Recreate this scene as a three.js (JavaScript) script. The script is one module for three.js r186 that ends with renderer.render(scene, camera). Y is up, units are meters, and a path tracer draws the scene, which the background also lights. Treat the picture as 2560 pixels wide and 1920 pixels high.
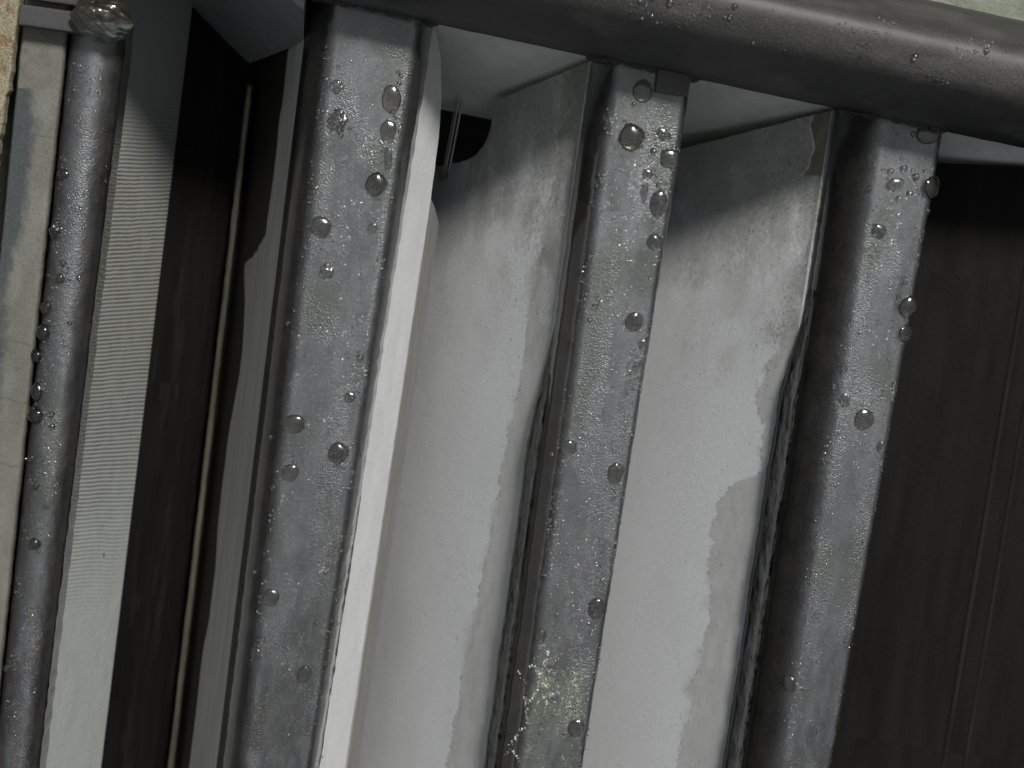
import * as THREE from 'three';
import { mergeGeometries } from 'three/addons/utils/BufferGeometryUtils.js';

// ---------------------------------------------------------------- camera, sky, sun, exposure
const MM = 0.001;                                   // everything below is measured in millimetres and scaled once
const scene = new THREE.Scene();
const camera = new THREE.PerspectiveCamera(26.666, 1024 / 768, 0.01, 20);
camera.position.set(0, 184 * MM, 0);
camera.quaternion.setFromRotationMatrix(new THREE.Matrix4().makeBasis(
  new THREE.Vector3(0.98668, 0.09352, -0.13308), new THREE.Vector3(-0.12199, -0.1157, -0.98577), new THREE.Vector3(-0.10758, 0.98887, -0.10275)));
camera.focus = 0.186; camera.userData.fStop = 30;                     // a phone close-up: the deep pit is a touch soft
const renderer = new THREE.WebGLRenderer({ antialias: true });
renderer.toneMapping = THREE.LinearToneMapping;
renderer.toneMappingExposure = 0.86;
renderer.shadowMap.enabled = true;

{ // overcast sky: three times as bright overhead as at the horizon, faintly blue
  const w = 128, h = 64, d = new Float32Array(w * h * 4);
  for (let j = 0; j < h; j++) for (let i = 0; i < w; i++) {
    const el = ((j + 0.5) / h - 0.5) * Math.PI, s = Math.sin(el);
    const L = s > 0 ? 0.5 * (0.2 + 0.8 * s) : 0.5 * 0.08, k = (j * w + i) * 4;
    d[k] = L * 0.95; d[k + 1] = L * 1.0; d[k + 2] = L * 1.06; d[k + 3] = 1;
  }
  const t = new THREE.DataTexture(d, w, h, THREE.RGBAFormat, THREE.FloatType);
  t.mapping = THREE.EquirectangularReflectionMapping; t.magFilter = t.minFilter = THREE.LinearFilter; t.needsUpdate = true;
  scene.background = t; scene.environment = t;
}
const sun = new THREE.DirectionalLight(0xfffdf8, 4.8);
sun.position.set(0.20, 0.80, -0.54); sun.target.position.set(0, 0, 0);
sun.castShadow = true; sun.shadow.radius = 22; sun.shadow.mapSize.set(2048, 2048);
Object.assign(sun.shadow.camera, { left: -0.2, right: 0.2, top: 0.2, bottom: -0.2, near: 0.1, far: 3 });
scene.add(sun, sun.target);
const DROPS=[
[1,-3.9,-11.5,0.82,0.73,20,"ragged frothy water drop highest on the left flat bar's left edge"],
[1,-3.3,-7.8,1.18,1.23,0,"large water drop under the ragged frothy one on the left flat bar"],
[1,2.3,-11.1,1.04,1.54,-12,"long water drop with a bead chain above it on the left flat bar"],
[1,2.4,-7.4,0.91,1.32,-6,"upright oval water drop under the long bead-chained one on the left flat bar"],
[1,2.8,-4.3,0.45,1.23,-8,"narrow water streak touching a round drop below it on the left flat bar"],
[1,1.8,-1.4,1.23,1.32,10,"round dark water drop at the foot of the streak on the left flat bar"],
[1,2.0,3.5,0.59,0.68,0,"small oval water drop right of the lone round drop on the left flat bar"],
[1,-3.7,4.2,1.23,1.23,0,"round water drop alone on the left side of the left flat bar, upper third"],
[1,-2.5,9.0,1.00,0.82,-20,"glittering broken water drop below the lone round one on the left flat bar"],
[1,1.8,22.9,0.64,0.68,0,"small round water drop above the right-hand drop of the trio on the left flat bar"],
[1,-4.1,26.7,1.23,1.04,0,"topmost of three large water drops at mid height on the left flat bar"],
[1,1.3,29.4,1.18,1.23,0,"rightmost of three large water drops at mid height on the left flat bar"],
[1,-3.9,32.3,1.04,1.09,0,"lowest of three large water drops at mid height on the left flat bar"],
[1,-4.2,47.1,0.95,1.09,0,"double-glinting water drop lower left on the left flat bar, above a pale teardrop"],
[1,-5.3,53.8,0.59,0.77,-15,"pale teardrop of water on the lower left edge of the left flat bar"],
[1,0.5,55.7,0.82,1.14,10,"lowest large water drop on the left flat bar, above a dark wet trail"],
[2,30.3,-15.8,1.09,1.23,-20,"big dark water drop nearest the crossbar on the middle flat bar"],
[2,29.8,-10.6,1.50,1.50,0,"largest round water drop near the top of the middle flat bar's left edge"],
[2,33.4,-11.4,1.00,0.64,35,"slanting oval water drop beside the largest round one on the middle flat bar"],
[2,34.5,-8.7,1.09,1.18,-20,"water drop just below the slanting oval one on the middle flat bar's right edge"],
[2,32.2,-6.7,0.59,0.59,0,"small water drop right above the slim streak on the middle flat bar"],
[2,32.1,-4.6,0.45,1.27,-4,"slim upright water streak left of the tall oval drop on the middle flat bar"],
[2,33.9,-3.5,0.95,1.50,-3,"tall oval water drop beside the slim streak on the middle flat bar"],
[2,34.1,0.8,0.91,0.86,0,"round water drop alone below the tall oval one on the middle flat bar"],
[2,33.0,10.2,1.09,1.14,-30,"oval water drop with a wet tail at mid height on the middle flat bar"],
[2,34.5,12.7,0.54,0.64,0,"small water drop below the tailed oval one on the middle flat bar"],
[2,27.6,25.6,0.86,0.91,20,"pale ringed water drop on the left edge of the middle flat bar"],
[2,33.4,28.0,0.95,1.32,0,"dark oval water drop right of and below the pale ringed one, middle flat bar"],
[2,33.4,44.2,0.95,1.23,-10,"lone water drop on the right edge above the yellowish crust of the middle flat bar"],
[2,27.4,48.1,0.68,0.77,0,"flat dark water drop touching the top of the yellowish crust, middle flat bar"],
[2,33.0,58.7,1.00,1.14,0,"flat dark water drop below the yellowish crust, right edge of the middle flat bar"],
[3,60.1,-3.8,0.91,0.86,0,"clear round water drop alone below the bead cluster on the right flat bar"],
[3,64.0,-15.7,1.27,1.23,0,"dim water drop in the crossbar's shade at the top of the right flat bar"],
[3,61.1,-9.4,1.09,0.77,-15,"widest water drop inside the bead cluster of the right flat bar"],
[3,65.4,-9.7,1.14,1.23,0,"dark water drop at the right end of the bead cluster, right flat bar"],
[3,64.9,4.4,1.04,1.23,15,"upper of two brownish water drops on the right flat bar's right edge"],
[3,65.1,7.4,0.95,1.04,0,"lower of two brownish water drops on the right flat bar's right edge"],
[3,59.2,16.2,0.68,0.77,-15,"bright two-pointed water drop just above the big ringed one, right flat bar"],
[3,61.8,18.1,1.14,1.27,-20,"big ringed water drop at mid height on the right flat bar"],
[3,64.4,21.1,0.59,0.68,0,"small dark water drop just below the big ringed one, right flat bar"],
[3,58.5,12.4,0.41,0.68,0,"upright dark water drop above the two-pointed one on the right flat bar's left edge"],
[3,58.0,50.7,0.68,1.00,-25,"flat ring of water low on the left edge of the right flat bar"],
[0,-32.5,2.1,0.77,0.59,0,"dark pinched water drop highest on the round rod at the left"],
[0,-32.6,8.3,0.86,1.00,0,"dark squarish water drop second from the top on the round rod"],
[0,-31.6,13.6,0.54,0.59,0,"small water drop in the bead cluster of the round rod"],
[0,-32.8,17.1,0.68,0.86,0,"uppermost of three water drops in a close row on the round rod"],
[0,-32.8,19.9,0.82,0.91,0,"middle one of three water drops in a close row on the round rod"],
[0,-33.3,22.6,0.82,0.82,0,"lowest of three water drops in a close row on the round rod"],
[0,-32.9,26.6,0.77,1.09,-10,"tall water drop touching the rounder one below it on the round rod"],
[0,-32.7,29.3,1.04,1.00,0,"rounded water drop right under the tall one on the round rod"],
[0,-31.3,43.7,0.68,0.68,0,"twin-glinting water drop low on the round rod, below the rounded pair"]];
const BEADS=[[1,-2.8,-6.2,0.36],[1,2.7,-14.0,0.27],[1,3.0,-13.6,0.27],[1,2.9,-12.8,0.27],[1,2.6,-9.5,0.36],[1,3.0,-9.1,0.27],[1,-1.9,-7.1,0.27],[1,-4.3,-5.6,0.23],[1,2.4,18.3,0.45],[1,-6.2,15.5,0.27],[1,-6.6,28.8,0.27],[1,3.7,29.6,0.32],[1,-5.6,34.4,0.36],[1,-4.7,52.1,0.41],[1,1.2,49.4,0.27],[1,-4.6,62.2,0.23],[1,-6.6,44.7,0.23],[1,-4.0,-13.7,0.23],[1,-5.6,-15.6,0.23],[1,-3.5,31.2,0.32],[2,32.5,-9.3,0.41],[2,28.3,9.1,0.36],[2,34.9,17.9,0.27],[2,34.4,19.6,0.27],[2,31.0,-9.5,0.23],[2,29.5,-14.2,0.27],[2,28.8,-12.1,0.27],[2,34.8,-10.2,0.27],[2,27.9,10.7,0.27],[2,33.4,-3.4,0.27],[2,25.9,26.9,0.23],[2,33.6,-5.6,0.27],[3,61.8,-11.3,0.45],[3,60.3,-10.8,0.41],[3,63.4,-10.6,0.45],[3,58.2,-8.5,0.32],[3,63.0,-8.6,0.41],[3,61.8,-7.8,0.41],[3,65.7,-6.9,0.41],[3,59.5,-10.8,0.27],[3,61.4,-12.4,0.23],[3,62.9,-11.3,0.27],[3,64.4,-11.4,0.32],[3,64.8,13.5,0.32],[3,66.1,2.0,0.23],[3,65.8,1.8,0.18],[3,65.1,-1.6,0.23],[3,64.1,32.7,0.23],[3,60.4,34.2,0.18],[3,64.3,35.4,0.18],[3,60.9,47.7,0.27],[3,62.3,56.4,0.27],[3,62.3,-15.4,0.32],[3,64.3,45.6,0.23],[0,-29.5,-7.3,0.23],[0,-28.7,-3.3,0.18],[0,-28.1,0.7,0.32],[0,-28.1,2.3,0.27],[0,-28.6,4.5,0.23],[0,-30.1,18.5,0.32],[0,-31.0,28.9,0.36],[0,-30.8,30.3,0.36],[0,-32.8,34.3,0.45],[0,-33.8,34.9,0.36],[0,-31.5,34.0,0.27],[0,-31.9,37.2,0.45],[0,-30.5,39.4,0.36],[0,-33.1,58.9,0.45],[0,-32.3,64.4,0.32],[0,-31.9,65.9,0.32],[0,-32.3,54.5,0.27],[0,-29.6,13.3,0.32],[0,-31.5,11.9,0.41],[0,-30.8,44.7,0.27],[0,-31.6,43.4,0.23]];
const RAILBEADS=[[26.8,-24.3,0.36],[28.0,-24.6,0.32],[29.9,-24.3,0.41],[36.8,-24.9,0.36],[36.5,-23.8,0.32],[27.5,-23.8,0.27],[57.1,-22.5,0.41],[64.8,-24.2,0.36],[63.6,-24.0,0.23]];
const CRUST=[[[26.5,52.1],[26.7,51.9],[27.0,51.7],[27.5,52.1],[27.8,52.8],[27.9,53.6],[27.8,54.4],[27.5,55.1],[27.3,56.0],[26.8,56.3],[26.9,57.3],[26.9,58.0],[27.2,58.8]],[[27.3,49.4],[27.6,49.4],[28.1,49.2]],[[28.4,49.5],[28.5,50.8],[28.0,51.3],[28.4,52.0]],[[25.7,53.4],[26.1,53.8],[26.6,54.2]],[[26.3,55.8],[26.6,56.1],[26.8,56.3]],[[32.0,51.2],[31.8,52.0],[32.1,52.6],[31.9,53.5],[31.5,54.4],[31.9,55.0],[31.8,55.9],[32.2,56.7],[32.0,57.3]],[[31.8,47.6],[32.0,48.1],[32.4,48.4]],[[32.7,49.3],[33.5,49.0]],[[28.1,52.6],[28.5,53.2],[28.3,53.9],[29.0,54.0],[29.4,53.1],[29.9,53.7],[30.6,54.6],[30.0,54.9],[29.3,55.3]],[[29.4,50.4],[28.9,50.8]],[[28.1,56.2],[28.6,55.4],[29.2,56.3]],[[27.0,59.3],[26.5,59.9],[26.3,60.8],[26.0,61.7],[25.8,62.9],[25.5,63.8]],[[26.1,62.8],[26.9,63.3],[26.7,63.9]],[[31.8,62.2],[32.2,62.8]]];

// ---------------------------------------------------------------- helpers
let seed = 7;
const rnd = () => { seed = (seed + 0x6d2b79f5) | 0; let t = Math.imul(seed ^ (seed >>> 15), 1 | seed); t = (t + Math.imul(t ^ (t >>> 7), 61 | t)) ^ t; return ((t ^ (t >>> 14)) >>> 0) / 4294967296; };
const hash = (i, j) => { let h = Math.imul(i, 374761393) + Math.imul(j, 668265263) | 0; h = Math.imul(h ^ (h >>> 13), 1274126177); return ((h ^ (h >>> 16)) >>> 0) / 4294967296; };
function vn(x, y) {                                   // value noise, 0..1
  const i = Math.floor(x), j = Math.floor(y); let u = x - i, v = y - j; u = u * u * (3 - 2 * u); v = v * v * (3 - 2 * v);
  const a = hash(i, j), b = hash(i + 1, j), c = hash(i, j + 1), d = hash(i + 1, j + 1);
  return a + (b - a) * u + (c - a) * v + (a - b - c + d) * u * v;
}
const fbm = (x, y, o = 4) => { let s = 0, a = 0.5, n = 0; for (let k = 0; k < o; k++) { s += a * vn(x + 17.3 * k, y - 9.1 * k); n += a; a *= 0.5; x *= 2.03; y *= 2.03; } return s / n; };
const ss = (a, b, x) => { x = Math.min(1, Math.max(0, (x - a) / (b - a))); return x * x * (3 - 2 * x); };
const mix = (a, b, t) => a + (b - a) * t;
const mix3 = (a, b, t) => [mix(a[0], b[0], t), mix(a[1], b[1], t), mix(a[2], b[2], t)];
const toS = c => { c = Math.min(1, Math.max(0, c)); return 255 * (c <= 0.0031308 ? 12.92 * c : 1.055 * Math.pow(c, 1 / 2.4) - 0.055); };
// a texture over a w x h millimetre sheet; f(x mm, y mm) returns a linear colour or a single number
function tex(w, h, px, py, f, color = true) {
  const d = new Uint8Array(px * py * 4);
  for (let j = 0; j < py; j++) for (let i = 0; i < px; i++) {
    const c = f((i + 0.5) / px * w, (j + 0.5) / py * h), k = (j * px + i) * 4;
    if (color) { d[k] = toS(c[0]); d[k + 1] = toS(c[1]); d[k + 2] = toS(c[2]); } else d[k] = d[k + 1] = d[k + 2] = 255 * Math.min(1, Math.max(0, c));
    d[k + 3] = 255;
  }
  const t = new THREE.DataTexture(d, px, py);
  t.magFilter = THREE.LinearFilter; t.minFilter = THREE.LinearMipmapLinearFilter; t.generateMipmaps = true;
  t.wrapS = t.wrapT = THREE.RepeatWrapping; if (color) t.colorSpace = THREE.SRGBColorSpace; t.needsUpdate = true;
  return t;
}
const mat = o => new THREE.MeshPhysicalMaterial(o);
const used = {};
const numbered = n => { const k = used[n] = (used[n] ?? -1) + 1; return k ? `${n}_${String(k).padStart(3, '0')}` : n; };
function mesh(name, geo, material, parent = scene) {
  const m = new THREE.Mesh(geo, material); m.name = parent === scene ? numbered(name) : name;
  m.castShadow = m.receiveShadow = true; parent.add(m); return m;
}
function thing(name, label, category, group) { const g = new THREE.Group(); g.name = numbered(name); scene.add(g); return tag(g, label, category, group); }
function tag(o, label, category, group) { o.userData = { label, category }; if (group) o.userData.group = group; return o; }
const structure = (o, label) => { o.userData = { kind: 'structure', label }; return o; };
const mm = g => g.scale(MM, MM, MM);
function boxAt(x0, x1, y0, y1, z0, z1, r = 0) {       // a block, optionally with chamfered upright outline
  const s = new THREE.Shape(); s.moveTo(x0 + r, -z0 - r); s.lineTo(x1 - r, -z0 - r); s.lineTo(x1 - r, -z1 + r); s.lineTo(x0 + r, -z1 + r); s.closePath();
  const g = new THREE.ExtrudeGeometry(s, { depth: y1 - y0 - 2 * r, bevelEnabled: r > 0, bevelSize: r, bevelThickness: r, bevelSegments: 2, steps: 1 });
  g.rotateX(-Math.PI / 2); g.translate(0, y0 + r, 0); return g;
}
// a flat plate that leans: outline [[s, z]...] in its own plane, s measured down the slope from the near edge
// near = [x, y], far = [x, y] give the slope; lean shifts x along z; t = thickness behind the face
function plate(outline, near, far, t, size, { lean = 0, z0 = 0, bevel = 0.12, bend = 0 } = {}) {
  const s = new THREE.Shape(outline.map(p => new THREE.Vector2(p[0], p[1])));
  const g = new THREE.ExtrudeGeometry(s, { depth: t, bevelEnabled: true, bevelSize: 0, bevelOffset: -0.0, bevelThickness: bevel, bevelSegments: 1, steps: 1 });
  const L = Math.hypot(far[0] - near[0], far[1] - near[1]), ax = (far[0] - near[0]) / L, ay = (far[1] - near[1]) / L;
  let nx = -ay, ny = ax; if (ny < 0) { nx = ay; ny = -ax; }
  const p = g.attributes.position, uv = g.attributes.uv;
  for (let i = 0; i < p.count; i++) {
    const a = p.getX(i), z = p.getY(i), d = p.getZ(i) - t;   // d = 0 on the face
    uv.setXY(i, a / size[0], (z - z0) / size[1]);
    p.setXYZ(i, near[0] + ax * a + nx * d + lean * (z - 20), near[1] + ay * a + ny * d, z);
  }
  g.computeVertexNormals(); return mm(g);
}
const ragged = (pts, amp, step, sd) => {              // break the outline's long sides into small uneven steps
  const out = [];
  pts.forEach((a, i) => { const b = pts[(i + 1) % pts.length], n = Math.max(1, Math.round(Math.hypot(b[0] - a[0], b[1] - a[1]) / step));
    for (let k = 0; k < n; k++) { const t = k / n, x = mix(a[0], b[0], t), y = mix(a[1], b[1], t), q = k ? amp : 0;
      out.push([x + q * (fbm(x * 1.3 + sd, y * 1.3, 3) - 0.5) * 2, y + q * (fbm(x * 1.3, y * 1.3 + sd + 40, 3) - 0.5) * 2]); } });
  return out;
};
// a straight bar along z with the given cross-section; u of the uv runs with x, v with z
function sweep(profile, z0, z1, n, x0, x1, jitter, sd, taper = 0) {
  const P = [], U = [], I = [], m = profile.length;
  for (let k = 0; k <= n; k++) { const z = mix(z0, z1, k / n);
    profile.forEach(([x, y], i) => { const h = (x - (x0 + x1) / 2) / ((x1 - x0) / 2), q = y < -0.05 ? 1 : 0.15, nz = fbm(z * 0.9 + sd, i * 7.7, 3) - 0.5;
      P.push(x + jitter * q * 2 * nz - (h > 0 ? taper * z * h : 0), y + jitter * 0.6 * q * nz, z); U.push((x - x0) / (x1 - x0), (z - z0) / (z1 - z0)); }); }
  for (let k = 0; k < n; k++) for (let i = 0; i < m; i++) { const a = k * m + i, b = k * m + (i + 1) % m; I.push(a, b, a + m, b, b + m, a + m); }
  for (let i = 1; i < m - 1; i++) { I.push(0, i + 1, i); I.push(n * m, n * m + i, n * m + i + 1); }
  const g = new THREE.BufferGeometry(); g.setAttribute('position', new THREE.Float32BufferAttribute(P, 3)); g.setAttribute('uv', new THREE.Float32BufferAttribute(U, 2)); g.setIndex(I);
  g.computeVertexNormals(); return mm(g);
}

// ---------------------------------------------------------------- the pit and the ground round it
const grain = tex(8, 8, 512, 512, (x, y) => 0.6 * fbm(x * 6, y * 6, 4) + 0.4 * vn(x * 28, y * 28), false);
const concrete = tex(60, 60, 512, 512, (x, y) => { const n = fbm(x * 0.5, y * 0.5, 5), m = vn(x * 6, y * 6); return [0.14 + 0.10 * n - 0.04 * m, 0.152 + 0.10 * n - 0.04 * m, 0.12 + 0.09 * n - 0.04 * m]; });
const grainAt = (u, v) => { const t = grain.clone(); t.repeat.set(u, v); t.needsUpdate = true; return t; };
{
  const s = new THREE.Shape([[-75, 75], [140, 75], [140, -150], [-75, -150]].map(p => new THREE.Vector2(...p)));
  s.holes.push(new THREE.Path([[-41, 34.6], [104, 26.2], [104, -118], [-41, -118]].map(p => new THREE.Vector2(...p))));
  const g = new THREE.ExtrudeGeometry(s, { depth: 60, bevelEnabled: true, bevelSize: 0.5, bevelThickness: 0.5, bevelOffset: 0, bevelSegments: 2 });
  g.rotateX(-Math.PI / 2); g.translate(0, -62.5, 0);
  const uv = g.attributes.uv; for (let i = 0; i < uv.count; i++) uv.setXY(i, uv.getX(i) / 60, uv.getY(i) / 60);
  structure(mesh('pavement', mm(g), mat({ map: concrete, roughness: 0.85, bumpMap: grain, bumpScale: 0.0002 })), 'pale greenish paving beyond the crossbar');
}
structure(mesh('pit_floor', mm(boxAt(-60, 125, -70, -63.2, -60, 135)), mat({ color: new THREE.Color().setRGB(0.03, 0.028, 0.025), roughness: 0.7 })), 'dark floor of the drain pit');

// end plates that close the far end of each trough
const endZ = (X, y, c) => -21.9 + 0.06 * X - c * (y + 5);
function endPlate(x0, x1, c, depth, color, label, group) {
  const top = 2.5, t = 2.2, q = (x, y, d) => [x, y - d * 0.3, endZ(x, y, c) - d];
  const g = new THREE.BufferGeometry(), P = [], U = [], I = [], nx = 12, ny = 12;
  for (const d of [0, t]) for (let j = 0; j <= ny; j++) for (let i = 0; i <= nx; i++) {
    const x = mix(x0, x1, i / nx), y = mix(top, -depth, j / ny); P.push(...q(x, y, d)); U.push(x / 30, y / 30); }
  const m = nx + 1, off = m * (ny + 1);
  for (let j = 0; j < ny; j++) for (let i = 0; i < nx; i++) { const a = j * m + i; I.push(a, a + m, a + 1, a + 1, a + m, a + m + 1); I.push(off + a, off + a + 1, off + a + m, off + a + 1, off + a + m + 1, off + a + m); }
  const edge = [...Array(nx + 1).keys(), ...Array(ny).keys().map(j => (j + 1) * m + nx), ...Array(nx).keys().map(i => ny * m + nx - 1 - i), ...Array(ny - 1).keys().map(j => (ny - 1 - j) * m)];
  edge.forEach((a, k) => { const b = edge[(k + 1) % edge.length]; I.push(a, b, a + off, b, b + off, a + off); });
  g.setAttribute('position', new THREE.Float32BufferAttribute(P, 3)); g.setAttribute('uv', new THREE.Float32BufferAttribute(U, 2)); g.setIndex(I);
  const ng = g.toNonIndexed(); ng.computeVertexNormals();
  return tag(mesh('end_plate', mm(ng), mat({ map: color, roughness: 0.7, bumpMap: grain, bumpScale: 0.00012 })), label, 'end plate', group);
}
const greenish = tex(30, 30, 512, 512, (x, y) => { const n = fbm(x * 0.35, y * 0.35, 4), m = fbm(x * 3, y * 3, 3), k = 0.44 + 0.16 * n + 0.07 * (m - 0.5); return [k * 0.96, k * 1.02, k * 0.95]; });
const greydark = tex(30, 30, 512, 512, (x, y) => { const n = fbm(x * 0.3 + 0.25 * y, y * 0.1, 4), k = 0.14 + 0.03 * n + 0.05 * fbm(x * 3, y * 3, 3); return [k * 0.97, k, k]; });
endPlate(4.2, 29, 0.335, 31.5, greenish, 'greenish triangular end plate above the stained panel with the dark notch');
endPlate(36, 60, 0.30, 40, greenish, 'greenish triangular end plate above the chipped panel');
endPlate(64, 98, 0.46, 22, greenish, 'small greenish end plate above the dark plate at the right edge');
{ // the end plate of the left trough: a plane through three measured points
  const A = [-24.9, -30, -21.5], B = [-16.8, -34.2, -15.1], C = [-9.4, -8, -17.2];
  const a = new THREE.Vector3(...A), n = new THREE.Vector3(...B).sub(a).cross(new THREE.Vector3(...C).sub(a));
  const zAt = (x, y) => A[2] - (n.x * (x - A[0]) + n.y * (y - A[1])) / n.z;
  const s = [[A[0] - 3, A[1] + 1.6], [B[0] + 0.4, B[1]], [C[0] + 1, C[1]], [C[0] + 1, 2], [-34, 2], [-34, -24]];
  const sh = new THREE.Shape(s.map(p => new THREE.Vector2(...p)));
  const g = new THREE.ExtrudeGeometry(sh, { depth: 1.6, bevelEnabled: true, bevelSize: 0, bevelThickness: 0.3, bevelSegments: 1 });
  const p = g.attributes.position, uv = g.attributes.uv;
  for (let i = 0; i < p.count; i++) { const x = p.getX(i), y = p.getY(i); uv.setXY(i, x / 30, y / 30); p.setZ(i, zAt(x, y) + p.getZ(i) - 1.9 + 0.2 * Math.sin(x * 0.5 + y * 0.2)); }
  g.computeVertexNormals();
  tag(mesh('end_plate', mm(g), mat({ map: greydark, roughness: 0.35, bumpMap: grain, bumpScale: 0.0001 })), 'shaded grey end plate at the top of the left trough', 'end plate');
}

// ---------------------------------------------------------------- the sloping panels in the gaps
const specks = (x, y, dens, sd) => { // small irregular dark flecks of mould, a little longer along y
  const a = vn(x * 5.2 + sd, y * 3.1) * 0.6 + vn(x * 11 - sd, y * 8) * 0.4, patch = fbm(x * 0.35 + sd, y * 0.3, 3);
  return ss(0.80 - 0.35 * dens, 0.88 - 0.3 * dens, a + 0.25 * (patch - 0.5));
};
const lookup = (pts, z) => { if (z <= pts[0][1]) return pts[0][0]; for (let i = 1; i < pts.length; i++) if (z <= pts[i][1]) return mix(pts[i - 1][0], pts[i][0], (z - pts[i - 1][1]) / (pts[i][1] - pts[i - 1][1])); return pts.at(-1)[0]; };
function panelColor(edge, sd, top) {                  // pale mineral face, mouldy and painted as shaded near its upper end, a grey-brown ragged stain along the near edge
  return (s, z) => {
    const wide = fbm(s * 0.12 + sd, z * 0.07, 3), fine = fbm(s * 5 + sd, z * 5, 4), g1 = vn(s * 20, z * 20);
    let c = mix3([0.48, 0.483, 0.497], [0.58, 0.583, 0.598], wide); c = c.map(v => v * (0.93 + 0.14 * fine));
    const up = ss(top + 46, top + 4, z + 22 * (fbm(s * 0.3, z * 0.2 + sd, 4) - 0.5) + 0.35 * s);   // greenish mould grains plus painted crossbar shade, both thinning out downwards
    const film = ss(0.72 - 0.42 * up, 0.95 - 0.35 * up, 0.65 * fbm(s * 3.1 + 5, z * 2.2 + sd, 4) + 0.35 * g1 + 0.2 * up);
    c = mix3(c, [0.24, 0.245, 0.205], 0.7 * film * up); c = mix3(c, [0.25, 0.255, 0.235], 0.8 * up * ss(0.30, 0.62, fbm(s * 0.4 + 9, z * 0.28 + sd, 5)) * (0.55 + 0.45 * fine));
    c = mix3(c, [0.085, 0.085, 0.07], specks(s, z, -0.12 + 0.42 * up + 0.16 * ss(5, 0, Math.abs(s - lookup(edge, z) - 2)), sd) * 0.5);
    const e = lookup(edge, z) + 2.0 * (fbm(s * 0.5 + sd, z * 0.5, 6) - 0.5) + 0.7 * (fbm(s * 2.2, z * 2.2 + sd, 4) - 0.5) + 0.5 * (fbm(s * 4, z * 4 + sd, 3) - 0.5);
    const soft = 0.25 + 1.7 * ss(0.45, 0.7, fbm(s * 0.3, z * 0.22 + sd + 3, 3)), st = ss(soft, -soft * 0.6, s - e + 0.5 * (fine - 0.5)), rim = Math.exp(-Math.pow((s - e) / 0.16, 2));
    c = mix3(c, [c[0] * 0.70, c[1] * 0.70, c[2] * 0.665], st * (0.9 + 0.7 * (fbm(s * 1.2, z * 0.5 + sd, 4) - 0.5)));
    c = mix3(c, [0.2, 0.2, 0.17], rim * ss(0.5, 0.72, fbm(s * 2.5 + 3, z * 2.5 + sd, 3)) * 0.7);
    return c;
  };
}
// gap between the left and the middle flat bar
{
  const edge = [[3.0, -20], [3.6, -5], [4.4, 4], [4.7, 14], [4.9, 21], [5.7, 26], [6.0, 30], [6.5, 36], [6.1, 40], [7.4, 43], [7.6, 47], [8.1, 52], [8.6, 58], [8.8, 66], [9.6, 90]];
  const W = 44, Z0 = -22, LZ = 120;
  const top = s => -19 + 0.292 * s;
  const out = ragged([[-0.2, top(0)], [18.0, top(18.0)], [17.9, -11], [18.2, -9.6], [19.0, -8.2], [20.3, -7.0], [22, -6.3], [24, -5.8], [27.5, -5.2], [31, -4.9], [44, -4.6], [44, 96], [-0.2, 96]], 0.14, 0.8, 3);
  const g = plate(out, [24.8, -7], [9.7, -32], 1.8, [W, LZ], { z0: Z0 });
  const m = mat({ map: tex(W, LZ, 640, 2048, (s, z) => { let c = panelColor(edge, 11, -19)(s, z + Z0);
    return mix3(c, [0.22, 0.19, 0.15], 0.5 * ss(1.0, 0.2, s + 1.2 * fbm(s, (z + Z0) * 0.7, 3)) * ss(0.3, 0.6, fbm(3, z * 0.4, 3))); }), roughness: 0.75, bumpMap: grainAt(5, 18), bumpScale: 0.00005 });
  tag(mesh('wall_panel', g, m), 'pale stained panel with a dark notch, between the left and middle flat bars', 'wall panel');
}
// gap between the middle and the right flat bar
{
  const edge = [[0.4, -20], [0.3, 0], [0.5, 6.6], [1.6, 9.4], [3.8, 14.3], [4.6, 18], [3.0, 21.2], [2.7, 25], [2.0, 27.5], [6.5, 29.5], [8.3, 32.5], [8.5, 34.1], [9.0, 36.6], [7.4, 37.2], [8.3, 39.5], [7.5, 42.3], [7.4, 45.3], [6.2, 47.4], [7.2, 50.3], [7.0, 54.3], [8.3, 56.8], [7.0, 58.4], [8.4, 61.9], [8.3, 95]];
  const W = 29, Z0 = -22, LZ = 120;
  const out = ragged([[-0.2, -17.4], [28, -9.9], [28, 96], [-0.2, 96]], 0.12, 0.8, 9);
  const base = panelColor(edge, 37, -17);
  const m = mat({ map: tex(W, LZ, 640, 2048, (s, zz) => { const z = zz + Z0; let c = base(s, z);
    const crack = 2.2 + 0.5 * Math.sin(z * 1.1) - 0.6 * ss(-13, -10, z) + 0.8 * ss(-10.4, -9.2, z) + 0.4 * (fbm(s * 2, z * 2, 3) - 0.5);   // chipped corner: bare brown core behind a broken pale lip
    const chip = ss(0.1, -0.1, s - crack) * ss(-9.1, -9.4, z + 0.3 * fbm(s * 3, 1, 2));
    c = mix3(c, mix3([0.10, 0.085, 0.06], [0.2, 0.19, 0.15], fbm(s * 1.5, z * 0.5, 4)), chip);
    const lip = Math.exp(-Math.pow((s - crack - 0.12) / 0.1, 2)) * ss(-9.2, -9.6, z);
    return mix3(c, [0.6, 0.58, 0.5], 0.7 * lip); }), roughness: 0.75, bumpMap: grainAt(5, 18), bumpScale: 0.00005 });
  const t = tag(mesh('wall_panel', plate(out, [54.4, -7], [40.4, -25], 1.8, [W, LZ], { z0: Z0 }), m), 'pale panel with a chipped upper corner, between the middle and right flat bars', 'wall panel');
}
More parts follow.
